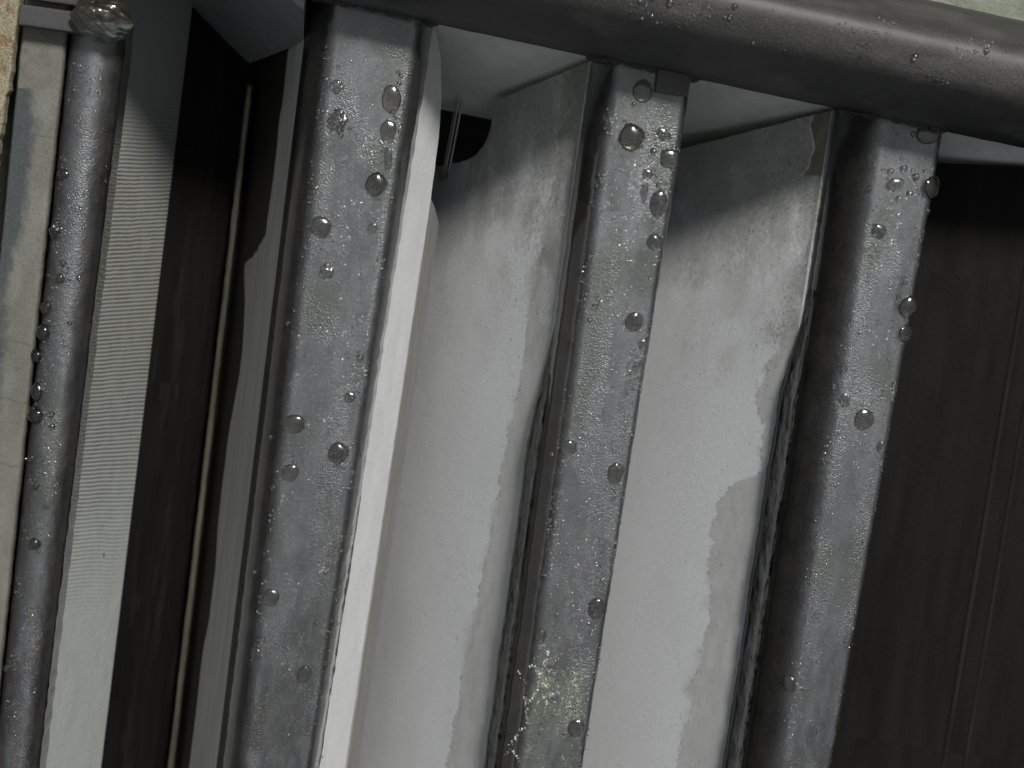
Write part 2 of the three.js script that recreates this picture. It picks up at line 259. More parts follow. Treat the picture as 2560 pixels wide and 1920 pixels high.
// the white wall whose bevelled top shows right of the left flat bar
{
  const t = thing('white_ledge', 'narrow white ledge along the right side of the left flat bar', 'ledge');
  const white = tex(30, 120, 256, 1024, (s, z) => { const k = 0.46 + 0.10 * fbm(s * 0.8, z * 0.25, 4) + 0.05 * (fbm(s * 6, z * 6, 3) - 0.5); return mix3([k, k * 1.005, k * 1.01], [0.3, 0.3, 0.26], 0.5 * specks(s, z, 0.0, 5)); });
  const m = mat({ map: white, roughness: 0.6, bumpMap: grainAt(4, 18), bumpScale: 0.0001 });
  const f = 0.0;
  const shadedEdgeM = mat({ map: tex(30, 120, 128, 512, (s, z) => { const k = 0.17 + 0.10 * fbm(s * 0.8, z * 0.3 + 7, 4); return [k * 1.01, k, k * 0.94]; }), roughness: 0.8, bumpMap: grainAt(4, 18), bumpScale: 0.0001 });  // part of the white ledge, greyed in colour to stand for shading
  const underM = mat({ color: new THREE.Color().setRGB(0.07, 0.065, 0.055), roughness: 0.8 });  // dark colour cuts the bounce and deepens the shade beside the ledge
  mesh('top_face', plate(ragged([[-2, -20.6], [0.8, -20.3], [3.0, -17], [4.6, -12], [5.2, -8], [5.4, -3], [5.45, 0], [5.45, 96], [-2, 96]], 0.1, 1, 21), [5.0, -7], [8.3, -12], 1.5, [30, 120], { lean: -0.022, z0: -22 }), m, t);
  mesh('bevel_face', plate(ragged([[0, -0.6], [5, 0.4], [12.2, 2.5], [12.2, 96], [0, 96]], 0.1, 1, 25), [8.12, -11.7], [10.2, -24], 1.2, [30, 120], { lean: -0.02, z0: -22 }), shadedEdgeM, t);
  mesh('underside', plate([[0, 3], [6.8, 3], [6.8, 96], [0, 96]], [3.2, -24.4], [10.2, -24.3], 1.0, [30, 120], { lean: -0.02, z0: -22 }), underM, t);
}
// left trough: ribbed pale strip, dark floor, thin steel strip, grimy wall under the left flat bar
{
  const W = 18, LZ = 125, Z0 = -32;
  const wave = (s, z) => z - 0.055 * s * ss(20, 60, z) * 3 + 0.07 * s * ss(25, 0, z) + 0.22 * (fbm(s * 0.22, z * 0.06, 2) - 0.5) + 0.06 * (fbm(s * 1.6, z * 1.2, 2) - 0.5) * ss(22, 4, z) * 2;
  const rib = (s, z) => 0.5 + 0.5 * Math.sin(wave(s, z) * Math.PI * 2 / 0.5);
  const amp = (s, z) => ss(-12, 2, z) * ss(62, 34, z + 6 * (fbm(s * 0.3, z * 0.1, 3) - 0.5)) * (0.55 + 0.45 * fbm(s * 0.9, z * 0.6, 3));
  const map = tex(W, LZ, 256, 2048, (s, zz) => { const z = zz + Z0, a = amp(s, z), n = fbm(s * 0.7, z * 0.3, 4), f = fbm(s * 4, z * 4, 3);
    let c = mix3([0.34, 0.355, 0.345], [0.29, 0.30, 0.285], n).map(v => v * (0.92 + 0.16 * f));
    c = mix3(c, [0.215, 0.215, 0.19], 0.7 * ss(48, 18, z + 10 * (fbm(s * 0.4, z * 0.15, 4) - 0.5)) * (0.6 + 0.4 * f)); c = mix3(c, [0.07, 0.066, 0.05], 0.8 * a * (1 - rib(s, z)));
    return mix3(c, [0.08, 0.08, 0.07], ss(0.45, 0.25, Math.hypot((s - 11.6) / 1, (z - 50.2) / 1.6) + 0.25 * vn(s * 4, z * 4))); });
  const bump = tex(W, LZ, 256, 2048, (s, zz) => { const z = zz + Z0; return 0.5 + 0.45 * (rib(s, z) - 0.5) * amp(s, z) + 0.2 * (fbm(s * 2, z * 2, 3) - 0.5); }, false);
  tag(mesh('ribbed_strip', plate(ragged([[-2, -31], [17.4, -24], [17.4, 92], [-2, 92]], 0.05, 1.5, 31), [-31, -14], [-24.4, -30], 1.2, [W, LZ], { z0: Z0, lean: -0.008 }), mat({ map, roughness: 0.8, bumpMap: bump, bumpScale: 0.00025 })),
    'pale strip with fine cross ribs beside the round rod in the left trough', 'strip');
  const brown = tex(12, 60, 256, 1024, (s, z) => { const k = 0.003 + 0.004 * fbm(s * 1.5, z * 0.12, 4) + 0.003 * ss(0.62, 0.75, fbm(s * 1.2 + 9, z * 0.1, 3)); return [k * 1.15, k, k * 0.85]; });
  tag(mesh('trough_floor', plate(ragged([[0, -27], [10.2, -15.2], [10.2, 92], [0, 92]], 0.05, 1.5, 33), [-24.6, -31.2], [-15.2, -34.4], 1.5, [12, 60], { z0: Z0, lean: -0.004 }), mat({ map: brown, roughness: 0.5, specularIntensity: 0.12, bumpMap: grain, bumpScale: 0.00005 })),
    'dark brown wet floor of the left trough', 'trough floor');
  const olive = tex(6, 30, 128, 512, (s, z) => { const n = fbm(s * 2, z * 0.6, 4); return mix3([0.03, 0.028, 0.02], [0.13, 0.12, 0.09], n); });
  const st = sweep([[-16.0, -35], [-16.0, -30.2], [-15.8, -30], [-15.3, -30], [-15.15, -30.2], [-15.15, -35]], -12.5, 92, 130, -17, -11, 0.12, 4);
  tag(mesh('steel_strip', st, mat({ map: olive, roughness: 0.4, metalness: 0.3 })), 'thin olive metal strip standing on edge in the left trough', 'metal strip');
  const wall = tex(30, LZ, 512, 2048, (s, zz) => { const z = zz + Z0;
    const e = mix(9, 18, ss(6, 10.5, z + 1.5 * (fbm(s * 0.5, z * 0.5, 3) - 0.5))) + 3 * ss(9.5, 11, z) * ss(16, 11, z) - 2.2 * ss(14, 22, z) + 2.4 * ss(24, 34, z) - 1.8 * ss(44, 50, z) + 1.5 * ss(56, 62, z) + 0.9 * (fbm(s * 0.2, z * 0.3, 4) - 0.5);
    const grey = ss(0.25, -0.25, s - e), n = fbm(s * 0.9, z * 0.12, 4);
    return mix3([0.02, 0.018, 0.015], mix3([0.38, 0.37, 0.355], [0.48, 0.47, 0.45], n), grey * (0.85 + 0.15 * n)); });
  tag(mesh('grimy_wall', plate(ragged([[-1.2, -17.4], [28.6, -15.2], [28.6, 92], [-1.2, 92]], 0.06, 1.5, 35), [-8.3, -7], [-15.0, -34.4], 1.5, [30, LZ], { z0: Z0, lean: -0.002 }), mat({ map: wall, roughness: 0.5, bumpMap: grain, bumpScale: 0.00008 })),
    'grey grimy wall dropping from the left side of the left flat bar', 'wall');
}
// gap at the right edge: a dark plate just under the bars, with two thin raised strips
{
  const t = thing('dark_plate', 'dark brown plate filling the gap right of the right flat bar', 'plate');
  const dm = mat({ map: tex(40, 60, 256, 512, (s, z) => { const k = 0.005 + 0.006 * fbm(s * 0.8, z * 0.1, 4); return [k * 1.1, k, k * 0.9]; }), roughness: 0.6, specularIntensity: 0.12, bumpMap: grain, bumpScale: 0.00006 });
  mesh('sheet', plate(ragged([[-4, -12.9], [32, -16.0], [32, 96], [-4, 96]], 0.06, 1.5, 41), [69, -12], [99, -6.5], 1.5, [40, 60]), dm, t);
  const rm = mat({ map: tex(6, 30, 128, 512, (s, z) => { const n = fbm(s * 2, z * 0.4, 4), k = 0.006 + 0.012 * n; return [k * 1.2, k, k * 0.85]; }), roughness: 0.9, specularIntensity: 0.15 });
  mesh('raised_strip', sweep([[82.0, -11], [82.0, -9.55], [82.25, -9.3], [82.6, -9.25], [82.8, -9.5], [82.8, -11]], -12, 92, 60, 80, 86, 0.06, 8), rm, t);
  mesh('raised_strip', sweep([[84.6, -10], [84.6, -9.1], [84.8, -8.85], [85.1, -8.8], [85.3, -9.0], [85.3, -10]], -12, 92, 60, 80, 86, 0.06, 12), rm, t);
}

// ---------------------------------------------------------------- the grate: three flat bars, a round rod, a crossbar, all one piece
const grate = thing('drain_grate', 'wet dark steel drain grate with flat bars under a thick crossbar', 'drain grate');
// outer left, face left, face right, outer right
const BARS = [[-33.7, -32.5, -29.8, -27.8], [-8.2, -5.2, 3.8, 5.5], [24.8, 26.9, 35.2, 36.1], [54.9, 58.3, 65.4, 66.5]];
const TAPER = [0.012, 0.028, 0.016, 0.02];                // the bars narrow a little towards the near end
const Z0 = -34, Z1 = 96, LZ = Z1 - Z0;
const rough = tex(16, 64, 256, 1024, (x, y) => 0.32 + 0.28 * fbm(x * 0.35, y * 0.2, 4) + 0.10 * (vn(x * 9, y * 9) - 0.5), false);
const microBump = tex(16, 65, 512, 2048, (x, y) => { const a = ss(0.42, 0.62, fbm(x * 0.35, y * 0.12 + 4, 4)); return 0.5 + (0.12 + 0.88 * a) * (0.6 * (vn(x * 9, y * 9) - 0.5) + 0.4 * (vn(x * 15, y * 15) - 0.5)) + 0.12 * (fbm(x * 0.9, y * 0.6, 3) - 0.5); }, false);
function barColor(b, sd, i2) {
  const [xl, fl, fr, xr] = b;
  return (u, v) => {
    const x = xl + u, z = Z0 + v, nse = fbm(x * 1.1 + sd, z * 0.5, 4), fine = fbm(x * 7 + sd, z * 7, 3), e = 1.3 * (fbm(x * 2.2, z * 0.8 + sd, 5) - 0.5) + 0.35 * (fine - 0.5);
    const litFace = ss(fl - 1.0, fl + 0.7, x + e) * ss(fr + 0.9, fr - 0.4, x + e);
    let metal = mix3([0.088, 0.089, 0.096], [0.140, 0.141, 0.149], nse).map(c => c * (0.8 + 0.4 * fine));
    metal = mix3(metal, [0.075, 0.082, 0.07], 0.6 * ss(0.52, 0.68, fbm(x * 0.35 + sd * 2, z * 0.12, 4)));      // greenish film
    metal = mix3(metal, [0.055, 0.05, 0.047], 0.8 * ss(20, 70, z + 40 * (fbm(x * 0.4, z * 0.1 + sd, 4) - 0.5)) * ss(0.28, 0.66, fbm(x * 1.1, z * 0.4 - sd, 5) + 0.25 * (fine - 0.5)));  // brown stain patches, thickened down the bar to paint the light falling off
    metal = mix3(metal, [0.42, 0.42, 0.38], 0.5 * ss(0.80, 0.86, vn(x * 11 + sd, z * 11)) * fine);           // pale flecks
    if (i2 === 2) { const zone = ss(47, 50.5, z) * ss(5.2, 3.6, Math.abs(x - 29.8)) * (0.45 + 0.55 * ss(60, 54, z)), ridge = 1 - Math.abs(2 * fbm(x * 1.5 + 3, z * 1.1, 4) - 1) * 7, film = ss(0.44, 0.6, fbm(x * 0.9 - 4, z * 0.8, 4));
      metal = mix3(metal, [0.15, 0.16, 0.125], 0.8 * zone * ss(0.36, 0.6, fbm(x * 0.7 - 4, z * 0.6, 5)) * (0.5 + fine)); metal = mix3(metal, [0.36, 0.37, 0.31], 0.9 * zone * film * ss(0.25, 0.8, ridge) * ss(0.3, 0.6, vn(x * 6, z * 6))); }
    return mix3([0.064, 0.060, 0.058].map(c => c * (0.6 + 0.8 * nse + 0.8 * (fine - 0.5))), metal, litFace);  // sides coloured darker than the top face, standing in for shade
  };
}
const barThings = [];
BARS.forEach((b, i) => {
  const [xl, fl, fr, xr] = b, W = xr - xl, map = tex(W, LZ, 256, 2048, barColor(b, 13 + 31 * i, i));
  const r = rough.clone(); r.repeat.set(W / 16, LZ / 64); r.needsUpdate = true;
  const bp = microBump.clone(); bp.offset.set(0.31 * i, 0.27 * i); bp.repeat.set(W / 16, LZ / 65); bp.needsUpdate = true;
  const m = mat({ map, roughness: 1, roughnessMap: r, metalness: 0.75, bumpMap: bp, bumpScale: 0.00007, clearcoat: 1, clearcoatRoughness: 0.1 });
  let prof;
  if (i === 0) { prof = []; for (let k = 0; k <= 16; k++) { const a = Math.PI * (1 - k / 16); prof.push([(xl + xr) / 2 + W / 2 * Math.cos(a), -2.9 + 2.9 * Math.sin(a)]); } prof.push([xr, -8], [xl, -8]); prof.reverse(); prof = prof.reverse(); }
  else prof = [[xl, -14], [xl, -5.2], [mix(xl, fl, 0.35), -2.8], [mix(xl, fl, 0.72), -0.95], [fl, -0.16], [fl + 0.7, 0], [(fl + fr) / 2, 0.05], [fr - 0.6, 0], [fr, -0.2], [mix(xr, fr, 0.6), -1.0], [mix(xr, fr, 0.3), -2.6], [xr, -5.0], [xr, -14]];
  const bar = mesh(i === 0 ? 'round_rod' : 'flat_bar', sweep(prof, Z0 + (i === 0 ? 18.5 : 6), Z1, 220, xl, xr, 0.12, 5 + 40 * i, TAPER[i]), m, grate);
  bar.userData.label = ['dark round rod at the left edge of the grate', 'left flat bar of the grate', 'middle flat bar with a yellowish crust', 'right flat bar, darkest towards its foot'][i];
  barThings.push(bar);
});
const surfaceY = (i, x, z = 0) => { const [xl, fl, fr, xr] = BARS[i], xm = (xl + xr) / 2; if (x > xm) x += TAPER[i] * z * (x - xm) / (xr - xm);
  if (i === 0) { const c = (xl + xr) / 2, R = (xr - xl) / 2; return -2.9 + 2.9 * Math.sqrt(Math.max(0, 1 - ((x - c) / R) ** 2)); }
  if (x < fl) return -0.16 - 5 * ((fl - x) / (fl - xl)) ** 1.6; if (x > fr) return -0.2 - 4.8 * ((x - fr) / (xr - fr)) ** 1.3; return 0.02; };
// water lying in the joint between each bar and the panel below it
const wetMat = mat({ map: tex(4, 60, 64, 1024, (x, y) => { const n = fbm(x * 0.8, y * 0.25, 4), k = 0.028 + 0.02 * n; return [k * 0.98, k, k * 0.98]; }), roughness: 0.16, bumpMap: tex(4, 60, 64, 1024, (x, y) => fbm(x * 1.1, y * 0.5, 5), false), bumpScale: 0.0006 });
const ledges = [[24.9, 23.5, 2, 7], [55.0, 53.2, 3, 3], [5.05, 5.8, 1, 9]];
ledges.forEach(([xa, xb, bi, sd]) => { const x0 = Math.min(xa, xb), x1 = Math.max(xa, xb), up = bi === 1;
  const za = [23, 12, 4][bi === 1 ? 0 : bi - 1], wg = sweep(up ? [[x0, -8], [x0, -5.4], [mix(x0, x1, 0.5), -5.6], [x1, -6.2], [x1, -8]] : [[x0, -8], [x0, -6.4], [mix(x0, x1, 0.5), -5.6], [x1, -5.0], [x1, -8]], za, Z1, 220, x0, x0 + 4, 0.1, sd), wp = wg.attributes.position;
  for (let i = 0; i < wp.count; i++) { const x = wp.getX(i) / MM, z = wp.getZ(i) / MM, k = ss(za - 3, za + 16, z) * (0.75 + 0.2 * fbm(z * 0.3 + sd, 3, 5)); wp.setX(i, (xa + (x - xa) * k - (bi === 1 ? TAPER[1] * z : 0)) * MM); wp.setY(i, wp.getY(i) + 0.25 * (fbm(x * 0.9, z * 0.5 + sd, 3) - 0.5) * MM); }
  wg.computeVertexNormals(); mesh('wet_edge', wg, wetMat, barThings[bi]); });
// crossbar
{
  const pr = [[6.85, -1.2], [6.85, 4.6], [6.5, 6.2], [3.6, 10.4], [2.5, 11.4], [0.6, 12.1], [-1.2, 12.0], [-2.8, 11.2], [-5.9, 7.2], [-6.6, 5.2], [-6.7, -1.2]];
  pr.forEach(p => { p[0] *= 0.97; });
  const n = 200, P = [], U = [], I = [], m = pr.length, x0 = -60, x1 = 130;
  let per = [0]; for (let i = 1; i < m; i++) per.push(per[i - 1] + Math.hypot(pr[i][0] - pr[i - 1][0], pr[i][1] - pr[i - 1][1]));
  for (let k = 0; k <= n; k++) { const x = mix(x0, x1, k / n); pr.forEach(([z, y], i) => { const j = 0.12 * (fbm(x * 0.6, i * 3.1, 3) - 0.5); P.push(x, y + j, -27.0 + 0.061 * x + z + j); U.push((x - x0) / 190, per[i] / 32); }); }
  for (let k = 0; k < n; k++) for (let i = 0; i < m; i++) { const a = k * m + i, b = k * m + (i + 1) % m; I.push(a, a + m, b, b, a + m, b + m); }
  for (let i = 1; i < m - 1; i++) { I.push(0, i, i + 1); I.push(n * m, n * m + i + 1, n * m + i); }
  const g = new THREE.BufferGeometry(); g.setAttribute('position', new THREE.Float32BufferAttribute(P, 3)); g.setAttribute('uv', new THREE.Float32BufferAttribute(U, 2)); g.setIndex(I); g.computeVertexNormals();
  const map = tex(190, 32, 2048, 256, (x, y) => { const n = fbm(x * 0.25, y * 0.6, 4), f = fbm(x * 4, y * 4, 3); let k = 0.014 + 0.022 * n + 0.02 * ss(0.55, 0.7, fbm(x * 0.12, y * 0.35 + 8, 4)); k *= 0.8 + 0.4 * f; let c = [k * 1.05, k, k * 0.95];
    for (const [cx, s] of [[92.6, 1.2], [110.4, 1.6], [118, 1.9]]) { const d = Math.abs(x - cx - (y - 10) * 0.14 * s - 0.5 * (fbm(y * 0.8, cx, 3) - 0.5)); c = mix3(c, [0.006, 0.005, 0.004], 0.8 * ss(0.3, 0.05, d + 0.25 * ss(0.35, 0.6, fbm(y * 0.35 + cx, 2, 3))) * ss(19, 14, y)); } return c; });
  const r = rough.clone(); r.repeat.set(8, 1); r.needsUpdate = true;
  mesh('crossbar', mm(g), mat({ map, roughness: 0.5, metalness: 0.1, clearcoat: 0.35, clearcoatRoughness: 0.42, bumpMap: grainAt(24, 4), bumpScale: 0.00013 }), grate).userData.label = 'thick dark crossbar running along the top';
}
// small spacer plates where the bars run under the crossbar
{
  const sm = mat({ map: tex(4, 4, 128, 128, (x, y) => { const k = 0.075 + 0.05 * fbm(x * 1.5, y * 1.5, 4); return [k * 1.06, k, k * 0.97]; }), roughness: 0.4, metalness: 0.5, bumpMap: grain, bumpScale: 0.00005 });
  for (const [x0, x1, z1, bi] of [[31.6, 35.3, -15.9, 2]]) mesh('spacer_plate', mm(boxAt(x0, x1, 0.1, 0.9, -24, z1, 0.15)), sm, barThings[bi]).userData.label = 'brownish spacer plate under the crossbar';
}
// lumpy weld seams where the bars meet the crossbar
{
  const wm = mat({ map: tex(4, 4, 128, 128, (x, y) => { const k = 0.02 + 0.035 * fbm(x * 2, y * 2, 4); return [k * 1.1, k, k * 0.92]; }), roughness: 0.35, bumpMap: grain, bumpScale: 0.0001 }), base = new THREE.IcosahedronGeometry(1, 3);
  for (const bi of [1, 2, 3]) { const [xl, fl, fr, xr] = BARS[bi], parts = [];
    for (let x = xl - 0.3; x < xr + 0.4; x += 0.55 + 0.3 * rnd()) { const g = base.clone(), p = g.attributes.position, o = rnd() * 40, r = 0.45 + 0.4 * rnd();
      for (let i = 0; i < p.count; i++) { const k = 0.7 + 0.6 * fbm(p.getX(i) * 1.5 + o, p.getY(i) * 1.5 + p.getZ(i) * 2, 3); p.setXYZ(i, x + p.getX(i) * r * k * 1.3, Math.max(-2.5, surfaceY(bi, x)) + 0.15 + p.getY(i) * r * k, -20.75 + 0.061 * x + p.getZ(i) * r * k); } parts.push(g); }
    const g = mergeGeometries(parts); g.computeVertexNormals(); mesh('weld_seam', mm(g), wm, barThings[bi]).userData.label = 'dark lumpy weld under the crossbar'; }
}
// yellowish mineral crust on the middle flat bar
{
  const parts = [], base = new THREE.IcosahedronGeometry(1, 1);
  const lump = (x, z, r) => { const g = base.clone(), p = g.attributes.position, o = rnd() * 50; for (let i = 0; i < p.count; i++) { const k = 0.6 + 0.8 * vn(p.getX(i) * 2 + o, p.getY(i) * 2 + p.getZ(i) * 3); p.setXYZ(i, x + p.getX(i) * r * k, surfaceY(2, x, z) + p.getY(i) * r * 0.55 * k, z + p.getZ(i) * r * k); } parts.push(g); };
  for (const l of CRUST) for (let i = 1; i < l.length; i++) { const [a, b] = [l[i - 1], l[i]], n = Math.ceil(Math.hypot(b[0] - a[0], b[1] - a[1]) / 0.06);
    for (let k = 0; k < n; k++) { if (rnd() < 0.45 + 0.5 * (vn(i * 3.7, k * 0.21) - 0.4)) continue; const t = k / n; lump(mix(a[0], b[0], t) + (rnd() + rnd() - 1) * 0.22, mix(a[1], b[1], t) + (rnd() + rnd() - 1) * 0.22, 0.045 + 0.12 * rnd() * rnd()); } }
  for (let k = 0; k < 420; k++) lump(mix(27.2, 32.4, rnd()), 50 + 8 * rnd() * rnd() + 2, 0.03 + 0.07 * rnd() * rnd());
  const g = mergeGeometries(parts.map(p => { p.deleteAttribute('uv'); return p; })); g.computeVertexNormals();
  const col = new Float32Array(g.attributes.position.count * 3), p = g.attributes.position;
  for (let i = 0; i < p.count; i++) { const c = mix3([0.15, 0.155, 0.125], [0.48, 0.485, 0.44], ss(0.3, 0.75, fbm(p.getX(i) * 2.4, p.getZ(i) * 2.4, 3))); col.set(c, i * 3); }
  g.setAttribute('color', new THREE.BufferAttribute(col, 3));
  mesh('mineral_crust', mm(g), mat({ vertexColors: true, roughness: 0.8 }), barThings[2]).userData.label = 'yellowish flaky mineral crust low on the bar';
}

// ---------------------------------------------------------------- left edge: stone kerb, frame plate, tab and weld bead
{
  const rust = tex(20, 40, 512, 1024, (x, y) => { const n = fbm(x * 0.8, y * 0.5, 5), f = fbm(x * 5, y * 5, 3); let c = mix3([0.30, 0.26, 0.17], [0.44, 0.39, 0.27], n).map(v => v * (0.8 + 0.4 * f)); c = mix3(c, [0.28, 0.15, 0.07], 0.7 * ss(0.6, 0.72, fbm(x * 0.9 + 7, y * 0.7, 4))); return mix3(c, [0.1, 0.09, 0.07], 0.7 * ss(0.66, 0.74, fbm(x * 1.1, y * 0.6 + 30, 4))); });
  const s = ragged([[-60, -70], [-40.2, -70], [-38.9, -16], [-39.1, -9], [-39.6, 0], [-40, 6], [-39.6, 11], [-40.6, 18], [-40.8, 100], [-60, 100]], 0.35, 0.7, 51);
  const sh = new THREE.Shape(s.map(p => new THREE.Vector2(p[0], -p[1])));
  const g = new THREE.ExtrudeGeometry(sh, { depth: 1.6, bevelEnabled: true, bevelSize: 0.3, bevelOffset: -0.3, bevelThickness: 0.4, bevelSegments: 3 }); g.rotateX(-Math.PI / 2); g.translate(0, -1.9, 0);
  const uv = g.attributes.uv; for (let i = 0; i < uv.count; i++) uv.setXY(i, uv.getX(i) / 20, uv.getY(i) / 40);
  tag(mesh('kerb_stone', mm(g), mat({ map: rust, roughness: 0.85, bumpMap: grainAt(3, 3), bumpScale: 0.0005 })), 'rusty beige stone edge at the far left of the photo', 'kerb');
  const map = tex(6, LZ, 128, 2048, (x, v) => { const z = v + Z0, n = fbm(x * 0.8, z * 0.25, 4), f = fbm(x * 5, z * 5, 3);
    const e = 2.6 - 0.9 * ss(4, 12, z) + 0.6 * ss(28, 36, z) + 1.4 * (fbm(x * 0.5, z * 0.35, 4) - 0.5);
    let c = mix3([0.06, 0.068, 0.07], mix3([0.125, 0.125, 0.108], [0.20, 0.198, 0.172], n), ss(-0.7, 0.8, x - e + 0.9 * (fbm(x * 2.2, z * 1.4, 4) - 0.5)));  // the beige band paints a pale reflection into the colour
    c = mix3(c, mix3([0.12, 0.117, 0.10], [0.19, 0.178, 0.145], fbm(x, z, 3)), ss(-9.6, -9.9, z + 0.1 * x));
    const seam = [-5.2, 18.6, 25.4, 33].reduce((q, s0) => Math.max(q, ss(0.16, 0.05, Math.abs(z - s0 - 0.12 * x - 0.3 * (vn(x * 2, s0) - 0.5)))), 0);
    return mix3(c.map(q => q * (0.85 + 0.3 * f)), [0.07, 0.07, 0.06], 0.45 * seam); });
  const fp = sweep([[-38.7, -4], [-38.7, -1.5], [-38.3, -1.05], [-34.3, -1.0], [-33.85, -1.3], [-33.8, -4]], -30, Z1, 150, -39, -33, 0.12, 61);
  tag(mesh('frame_plate', fp, mat({ map, roughness: 0.42, metalness: 0.15, bumpMap: grainAt(2, 18), bumpScale: 0.0001 })), 'flat grey and beige frame strip between the stone edge and the round rod', 'frame');
  const t = thing('steel_tab', 'short dark steel tab over the top of the frame strip', 'tab');
  const dark = mat({ map: tex(8, 4, 256, 128, (x, y) => { const k = 0.07 + 0.07 * fbm(x * 1.5, y * 2, 4); return [k * 1.02, k, k * 1.02]; }), roughness: 0.4, metalness: 0.3, bumpMap: grain, bumpScale: 0.00008 });
  mesh('plate', mm(boxAt(-38.5, -31.2, -1, 1.6, -15.4, -13.2, 0.25)), dark, t);
  mesh('plate', mm(boxAt(-38.1, -30.8, -1, 1.0, -18.6, -16.1, 0.25)), dark, t);
  const ng = new THREE.IcosahedronGeometry(1, 24), p = ng.attributes.position, col = new Float32Array(p.count * 3);
  for (let i = 0; i < p.count; i++) { const x = p.getX(i), y = p.getY(i), z = p.getZ(i), a = fbm(x * 1.3 + 4, y * 1.3 + z * 1.7, 3), f = fbm(x * 4 + 2 * y, z * 4 - y, 3), k = 0.72 + 0.42 * a + 0.14 * f;
    const c = mix3(mix3([0.010, 0.009, 0.007], [0.035, 0.03, 0.02], f), [0.10, 0.12, 0.10], ss(0.15, 0.6, z * 0.7 + 0.4 * x + 0.9 * (a - 0.5)) * ss(0.3, 0.6, f + 0.1)); col.set(c, i * 3);
    p.setXYZ(i, x * 3.2 * k + 0.5 * z, y * 2.2 * k, z * 2.4 * k); }
  ng.setAttribute('color', new THREE.BufferAttribute(col, 3)); ng.computeVertexNormals(); ng.translate(-29.7, 1.9, -15.2);
  const nm = mat({ vertexColors: true, roughness: 0.3, clearcoat: 1, clearcoatRoughness: 0.12 });
  tag(mesh('weld_bead', mm(ng), nm), 'lumpy greenish weld bead glistening wet above the round rod', 'weld bead');
}
// two thin rods in the notch of the stained panel
{
  const t = thing('steel_wire', 'pair of thin steel wires standing in the dark notch', 'wire');
  const m = mat({ color: new THREE.Color().setRGB(0.32, 0.33, 0.34), metalness: 0.8, roughness: 0.3 }), w = mat({ color: new THREE.Color().setRGB(0.3, 0.2, 0.13), metalness: 0.5, roughness: 0.4 });
  for (const [x, q, r] of [[10.8, m, 0.13], [11.25, m, 0.16], [10.5, w, 0.09]]) {
    const c = new THREE.CatmullRomCurve3([[x + 0.35, -26, -13.4], [x + 0.15, -27, -9], [x - 0.1, -28, -4.5], [x - 0.15, -33, -2.5]].map(v => new THREE.Vector3(...v)));
    mesh('strand', mm(new THREE.TubeGeometry(c, 24, r, 8)), q, t); }
}

// ---------------------------------------------------------------- water
const water = mat({ color: 0xffffff, transmission: 1, ior: 1.4, roughness: 0.05, thickness: 0.001, clearcoat: 1, clearcoatRoughness: 0.19, attenuationColor: new THREE.Color().setRGB(0.40, 0.375, 0.31), attenuationDistance: 0.001 });
function dropGeo(sd, flat, seg = 40, rings = 14, contact = 1.85, lumpy = 0) {    // a closed cap with an uneven foot, unit radius; y is up
  const P = [0, flat, 0], I = [], th0 = contact;
  const rm = contact > Math.PI / 2 ? 1 : Math.sin(contact);
  const rad = a => 1 + 0.34 * (fbm(Math.cos(a) * 1.1 + sd, Math.sin(a) * 1.1 + sd * 2, 2) - 0.5);
  for (let j = 1; j <= rings; j++) for (let i = 0; i < seg; i++) { const a = i / seg * Math.PI * 2, th = th0 * j / rings, r = rad(a) * Math.sin(th) / rm, y = flat * (Math.cos(th) - Math.cos(th0)) / (1 - Math.cos(th0)); const q = 1 + lumpy * (fbm(Math.cos(a) * th * 2.2 + sd, Math.sin(a) * th * 2.2 - sd, 3) - 0.5); P.push(r * q * Math.cos(a), y * q, r * q * Math.sin(a)); }
  for (let i = 0; i < seg; i++) { const a = i / seg * Math.PI * 2, r = rad(a) * 0.98 * Math.sin(th0) / rm; P.push(r * Math.cos(a), -0.12, r * Math.sin(a)); } P.push(0, -0.12, 0);
  for (let i = 0; i < seg; i++) I.push(0, 1 + (i + 1) % seg, 1 + i);
  for (let j = 0; j < rings; j++) for (let i = 0; i < seg; i++) { const a = 1 + j * seg + i, b = 1 + j * seg + (i + 1) % seg; I.push(a, b, a + seg, b, b + seg, a + seg); }
  const last = P.length / 3 - 1, o = 1 + rings * seg; for (let i = 0; i < seg; i++) I.push(last, o + i, o + (i + 1) % seg);
  const g = new THREE.BufferGeometry(); g.setAttribute('position', new THREE.Float32BufferAttribute(P, 3)); g.setIndex(I); g.computeVertexNormals(); return g;
}
const shapes = [1, 2, 3, 4, 5, 6].map(s => dropGeo(s * 3.7, 0.85 + 0.06 * s)), broken = dropGeo(5.3, 0.8, 56, 22, 1.5, 0.75);
function tilt(i, x, z = 0) { const d = 0.25; return Math.atan2(surfaceY(i, x + d, z) - surfaceY(i, x - d, z), 2 * d); }
DROPS.forEach(([b, x, z, rx, rz, rot, label], k) => {
  const low = /flat|ring of|streak/.test(label) ? 0.45 : 1;
  const o = mesh('water_drop', /ragged|glittering|two-pointed|squarish/.test(label) ? broken : shapes[k % 6], water); o.position.set(x * MM, surfaceY(b, x, z) * MM, z * MM);
  o.rotation.set(0, -rot * Math.PI / 180, Math.max(-0.8, Math.min(0.8, tilt(b, x, z) * 0.7)), 'ZYX'); o.scale.set(rx * MM, Math.min(rx, rz) * 0.95 * low * MM, rz * MM);
  tag(o, label, 'water drop');
});
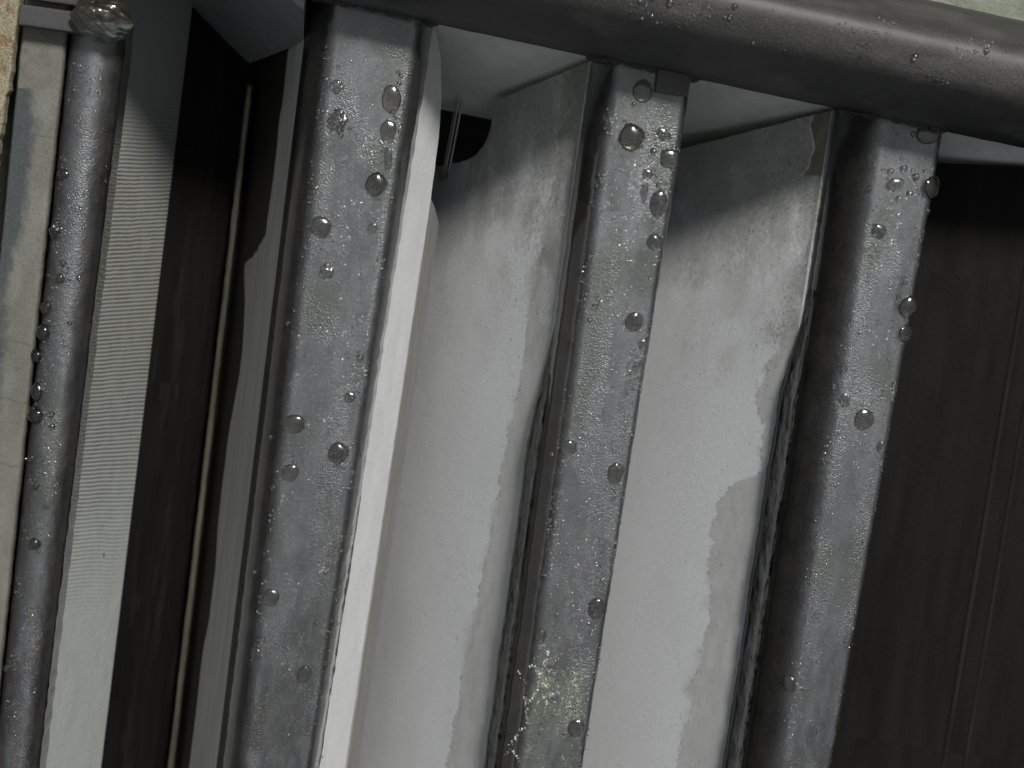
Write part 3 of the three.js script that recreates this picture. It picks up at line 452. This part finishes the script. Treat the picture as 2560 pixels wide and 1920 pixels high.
// wet trails that have run from drops
for (const [b, x, z, w, l, rot, label] of [[1, -1.2, 60.6, 0.75, 4.2, 8, 'dark wet trail below the lowest large drop of the left flat bar'], [2, 34.2, 15.4, 0.3, 1.5, 30, 'short wet trail beside the tailed drop on the middle flat bar'], [1, -4.4, 55.4, 0.35, 2.4, 6, 'thin wet trail by the pale teardrop on the left flat bar'], [3, 63.6, 3.2, 0.3, 2.6, 4, 'thin wet trail below the bead cluster of the right flat bar']]) {
  const o = mesh('water_trail', shapes[2], water); o.position.set(x * MM, surfaceY(b, x, z) * MM, z * MM); o.rotation.set(0, -rot * Math.PI / 180, Math.max(-0.8, Math.min(0.8, tilt(b, x, z) * 0.7)), 'ZYX'); o.scale.set(w * MM, 0.09 * MM, l * MM); tag(o, label, 'water trail'); }
const small = dropGeo(9.1, 0.85, 20, 8, 1.6);
const NAMES = ['round rod', 'left flat bar', 'middle flat bar', 'right flat bar'];
BEADS.forEach(([b, x, z, r]) => { const o = mesh('water_bead', small, water); o.position.set(x * MM, surfaceY(b, x, z) * MM, z * MM); o.rotation.z = Math.max(-0.8, Math.min(0.8, tilt(b, x, z) * 0.7)); o.scale.set(r * MM, r * 0.95 * MM, r * 1.05 * MM);
  tag(o, `pinhead bead of water among the larger drops on the ${NAMES[b]}`, 'water bead', `pinhead beads of water on the ${NAMES[b]}`); });
RAILBEADS.forEach(([x, z, r]) => { const o = mesh('water_bead', small, water), q = z - (-27.0 + 0.061 * x), y = q > 3.3 ? 10.5 - 1.4 * (q - 3.3) : q > -2.7 ? 12.1 - 0.11 * q * q : 11.2 + 1.25 * (q + 2.7); o.position.set(x * MM, y * MM, z * MM); o.rotation.x = q > 2.9 ? 0.98 : 0; o.scale.set(r * MM, r * MM, r * MM);
  tag(o, 'small glinting bead of water on the thick crossbar', 'water bead', 'beads of water on the crossbar'); });
// fine mist of beads, too small and many to count
{
  const blob = (x, z, cx, cz, rx, rz) => Math.exp(-(((x - cx) / rx) ** 2) - (((z - cz) / rz) ** 2));
  const dens = [(x, z) => 0.10,
    (x, z) => 0.05 + 0.7 * blob(x, z, 0.5, 7, 3.2, 12) + 0.55 * blob(x, z, 2.2, 22, 1.6, 12) + 0.35 * blob(x, z, -1, 40, 4, 16) + 0.3 * blob(x, z, 0, -6, 4, 5),
    (x, z) => 0.08 + 0.9 * blob(x, z, 30.5, -3, 3.4, 7) + 0.9 * blob(x, z, 32.5, 14, 2.6, 9) + 0.35 * blob(x, z, 30, 30, 4, 10) + 0.3 * blob(x, z, 31, 44, 4, 10),
    (x, z) => 0.03 + 0.9 * blob(x, z, 62.5, -5, 3.4, 5) + 0.8 * blob(x, z, 64, 6, 1.5, 9) + 0.45 * blob(x, z, 62, 16, 3, 7) + 0.5 * blob(x, z, 59, 45, 0.8, 14)];
  const tiny = dropGeo(2.2, 0.36, 10, 3, 0.7), M = [], q = new THREE.Matrix4(), e = new THREE.Euler(), qt = new THREE.Quaternion();
  for (let b = 0; b < 4; b++) { const [xl, fl, fr, xr] = BARS[b];
    for (let k = 0; k < 42000; k++) { const x = mix(fl - 0.6, fr + 0.3, rnd()), z = mix(b ? -16 : -10, 74, rnd());
      if (rnd() > dens[b](x, z) * ss(0.42, 0.58, fbm(x * 0.55 + b * 9, z * 0.4, 4))) continue;
      const r = 0.05 + 0.16 * Math.pow(rnd(), 2.2); e.set(0, rnd() * 6.28, tilt(b, x, z) * 0.7); M.push(q.clone().compose(new THREE.Vector3(x * MM, surfaceY(b, x, z) * MM, z * MM), qt.setFromEuler(e), new THREE.Vector3(r * MM, r * (0.7 + 0.4 * rnd()) * MM, r * (0.8 + 0.5 * rnd()) * MM))); } }
  for (let k = 0; k < 2600; k++) { const x = mix(0, 85, rnd()), f = mix(-2.6, 3.2, rnd()); if (rnd() > 0.8 * ss(0.5, 0.64, fbm(x * 0.22, f * 0.3 + 20, 4)) + 0.02) continue;
    const r = 0.05 + 0.16 * Math.pow(rnd(), 2.6); e.set(f > 0 ? 0.3 : -0.3, rnd() * 6.28, 0); M.push(q.clone().compose(new THREE.Vector3(x * MM, (12.1 - 0.11 * f * f) * MM, (-27.0 + 0.061 * x + f * 0.97) * MM), qt.setFromEuler(e), new THREE.Vector3(r * MM, r * MM, r * MM))); }
  const im = new THREE.InstancedMesh(tiny, water, M.length); M.forEach((m, i) => im.setMatrixAt(i, m)); im.name = 'water_mist'; im.userData = { kind: 'stuff', label: 'fine glittering mist of water beads sprinkled over the bars and the crossbar', category: 'water beads' }; im.castShadow = im.receiveShadow = true; scene.add(im);
}

renderer.render(scene, camera);
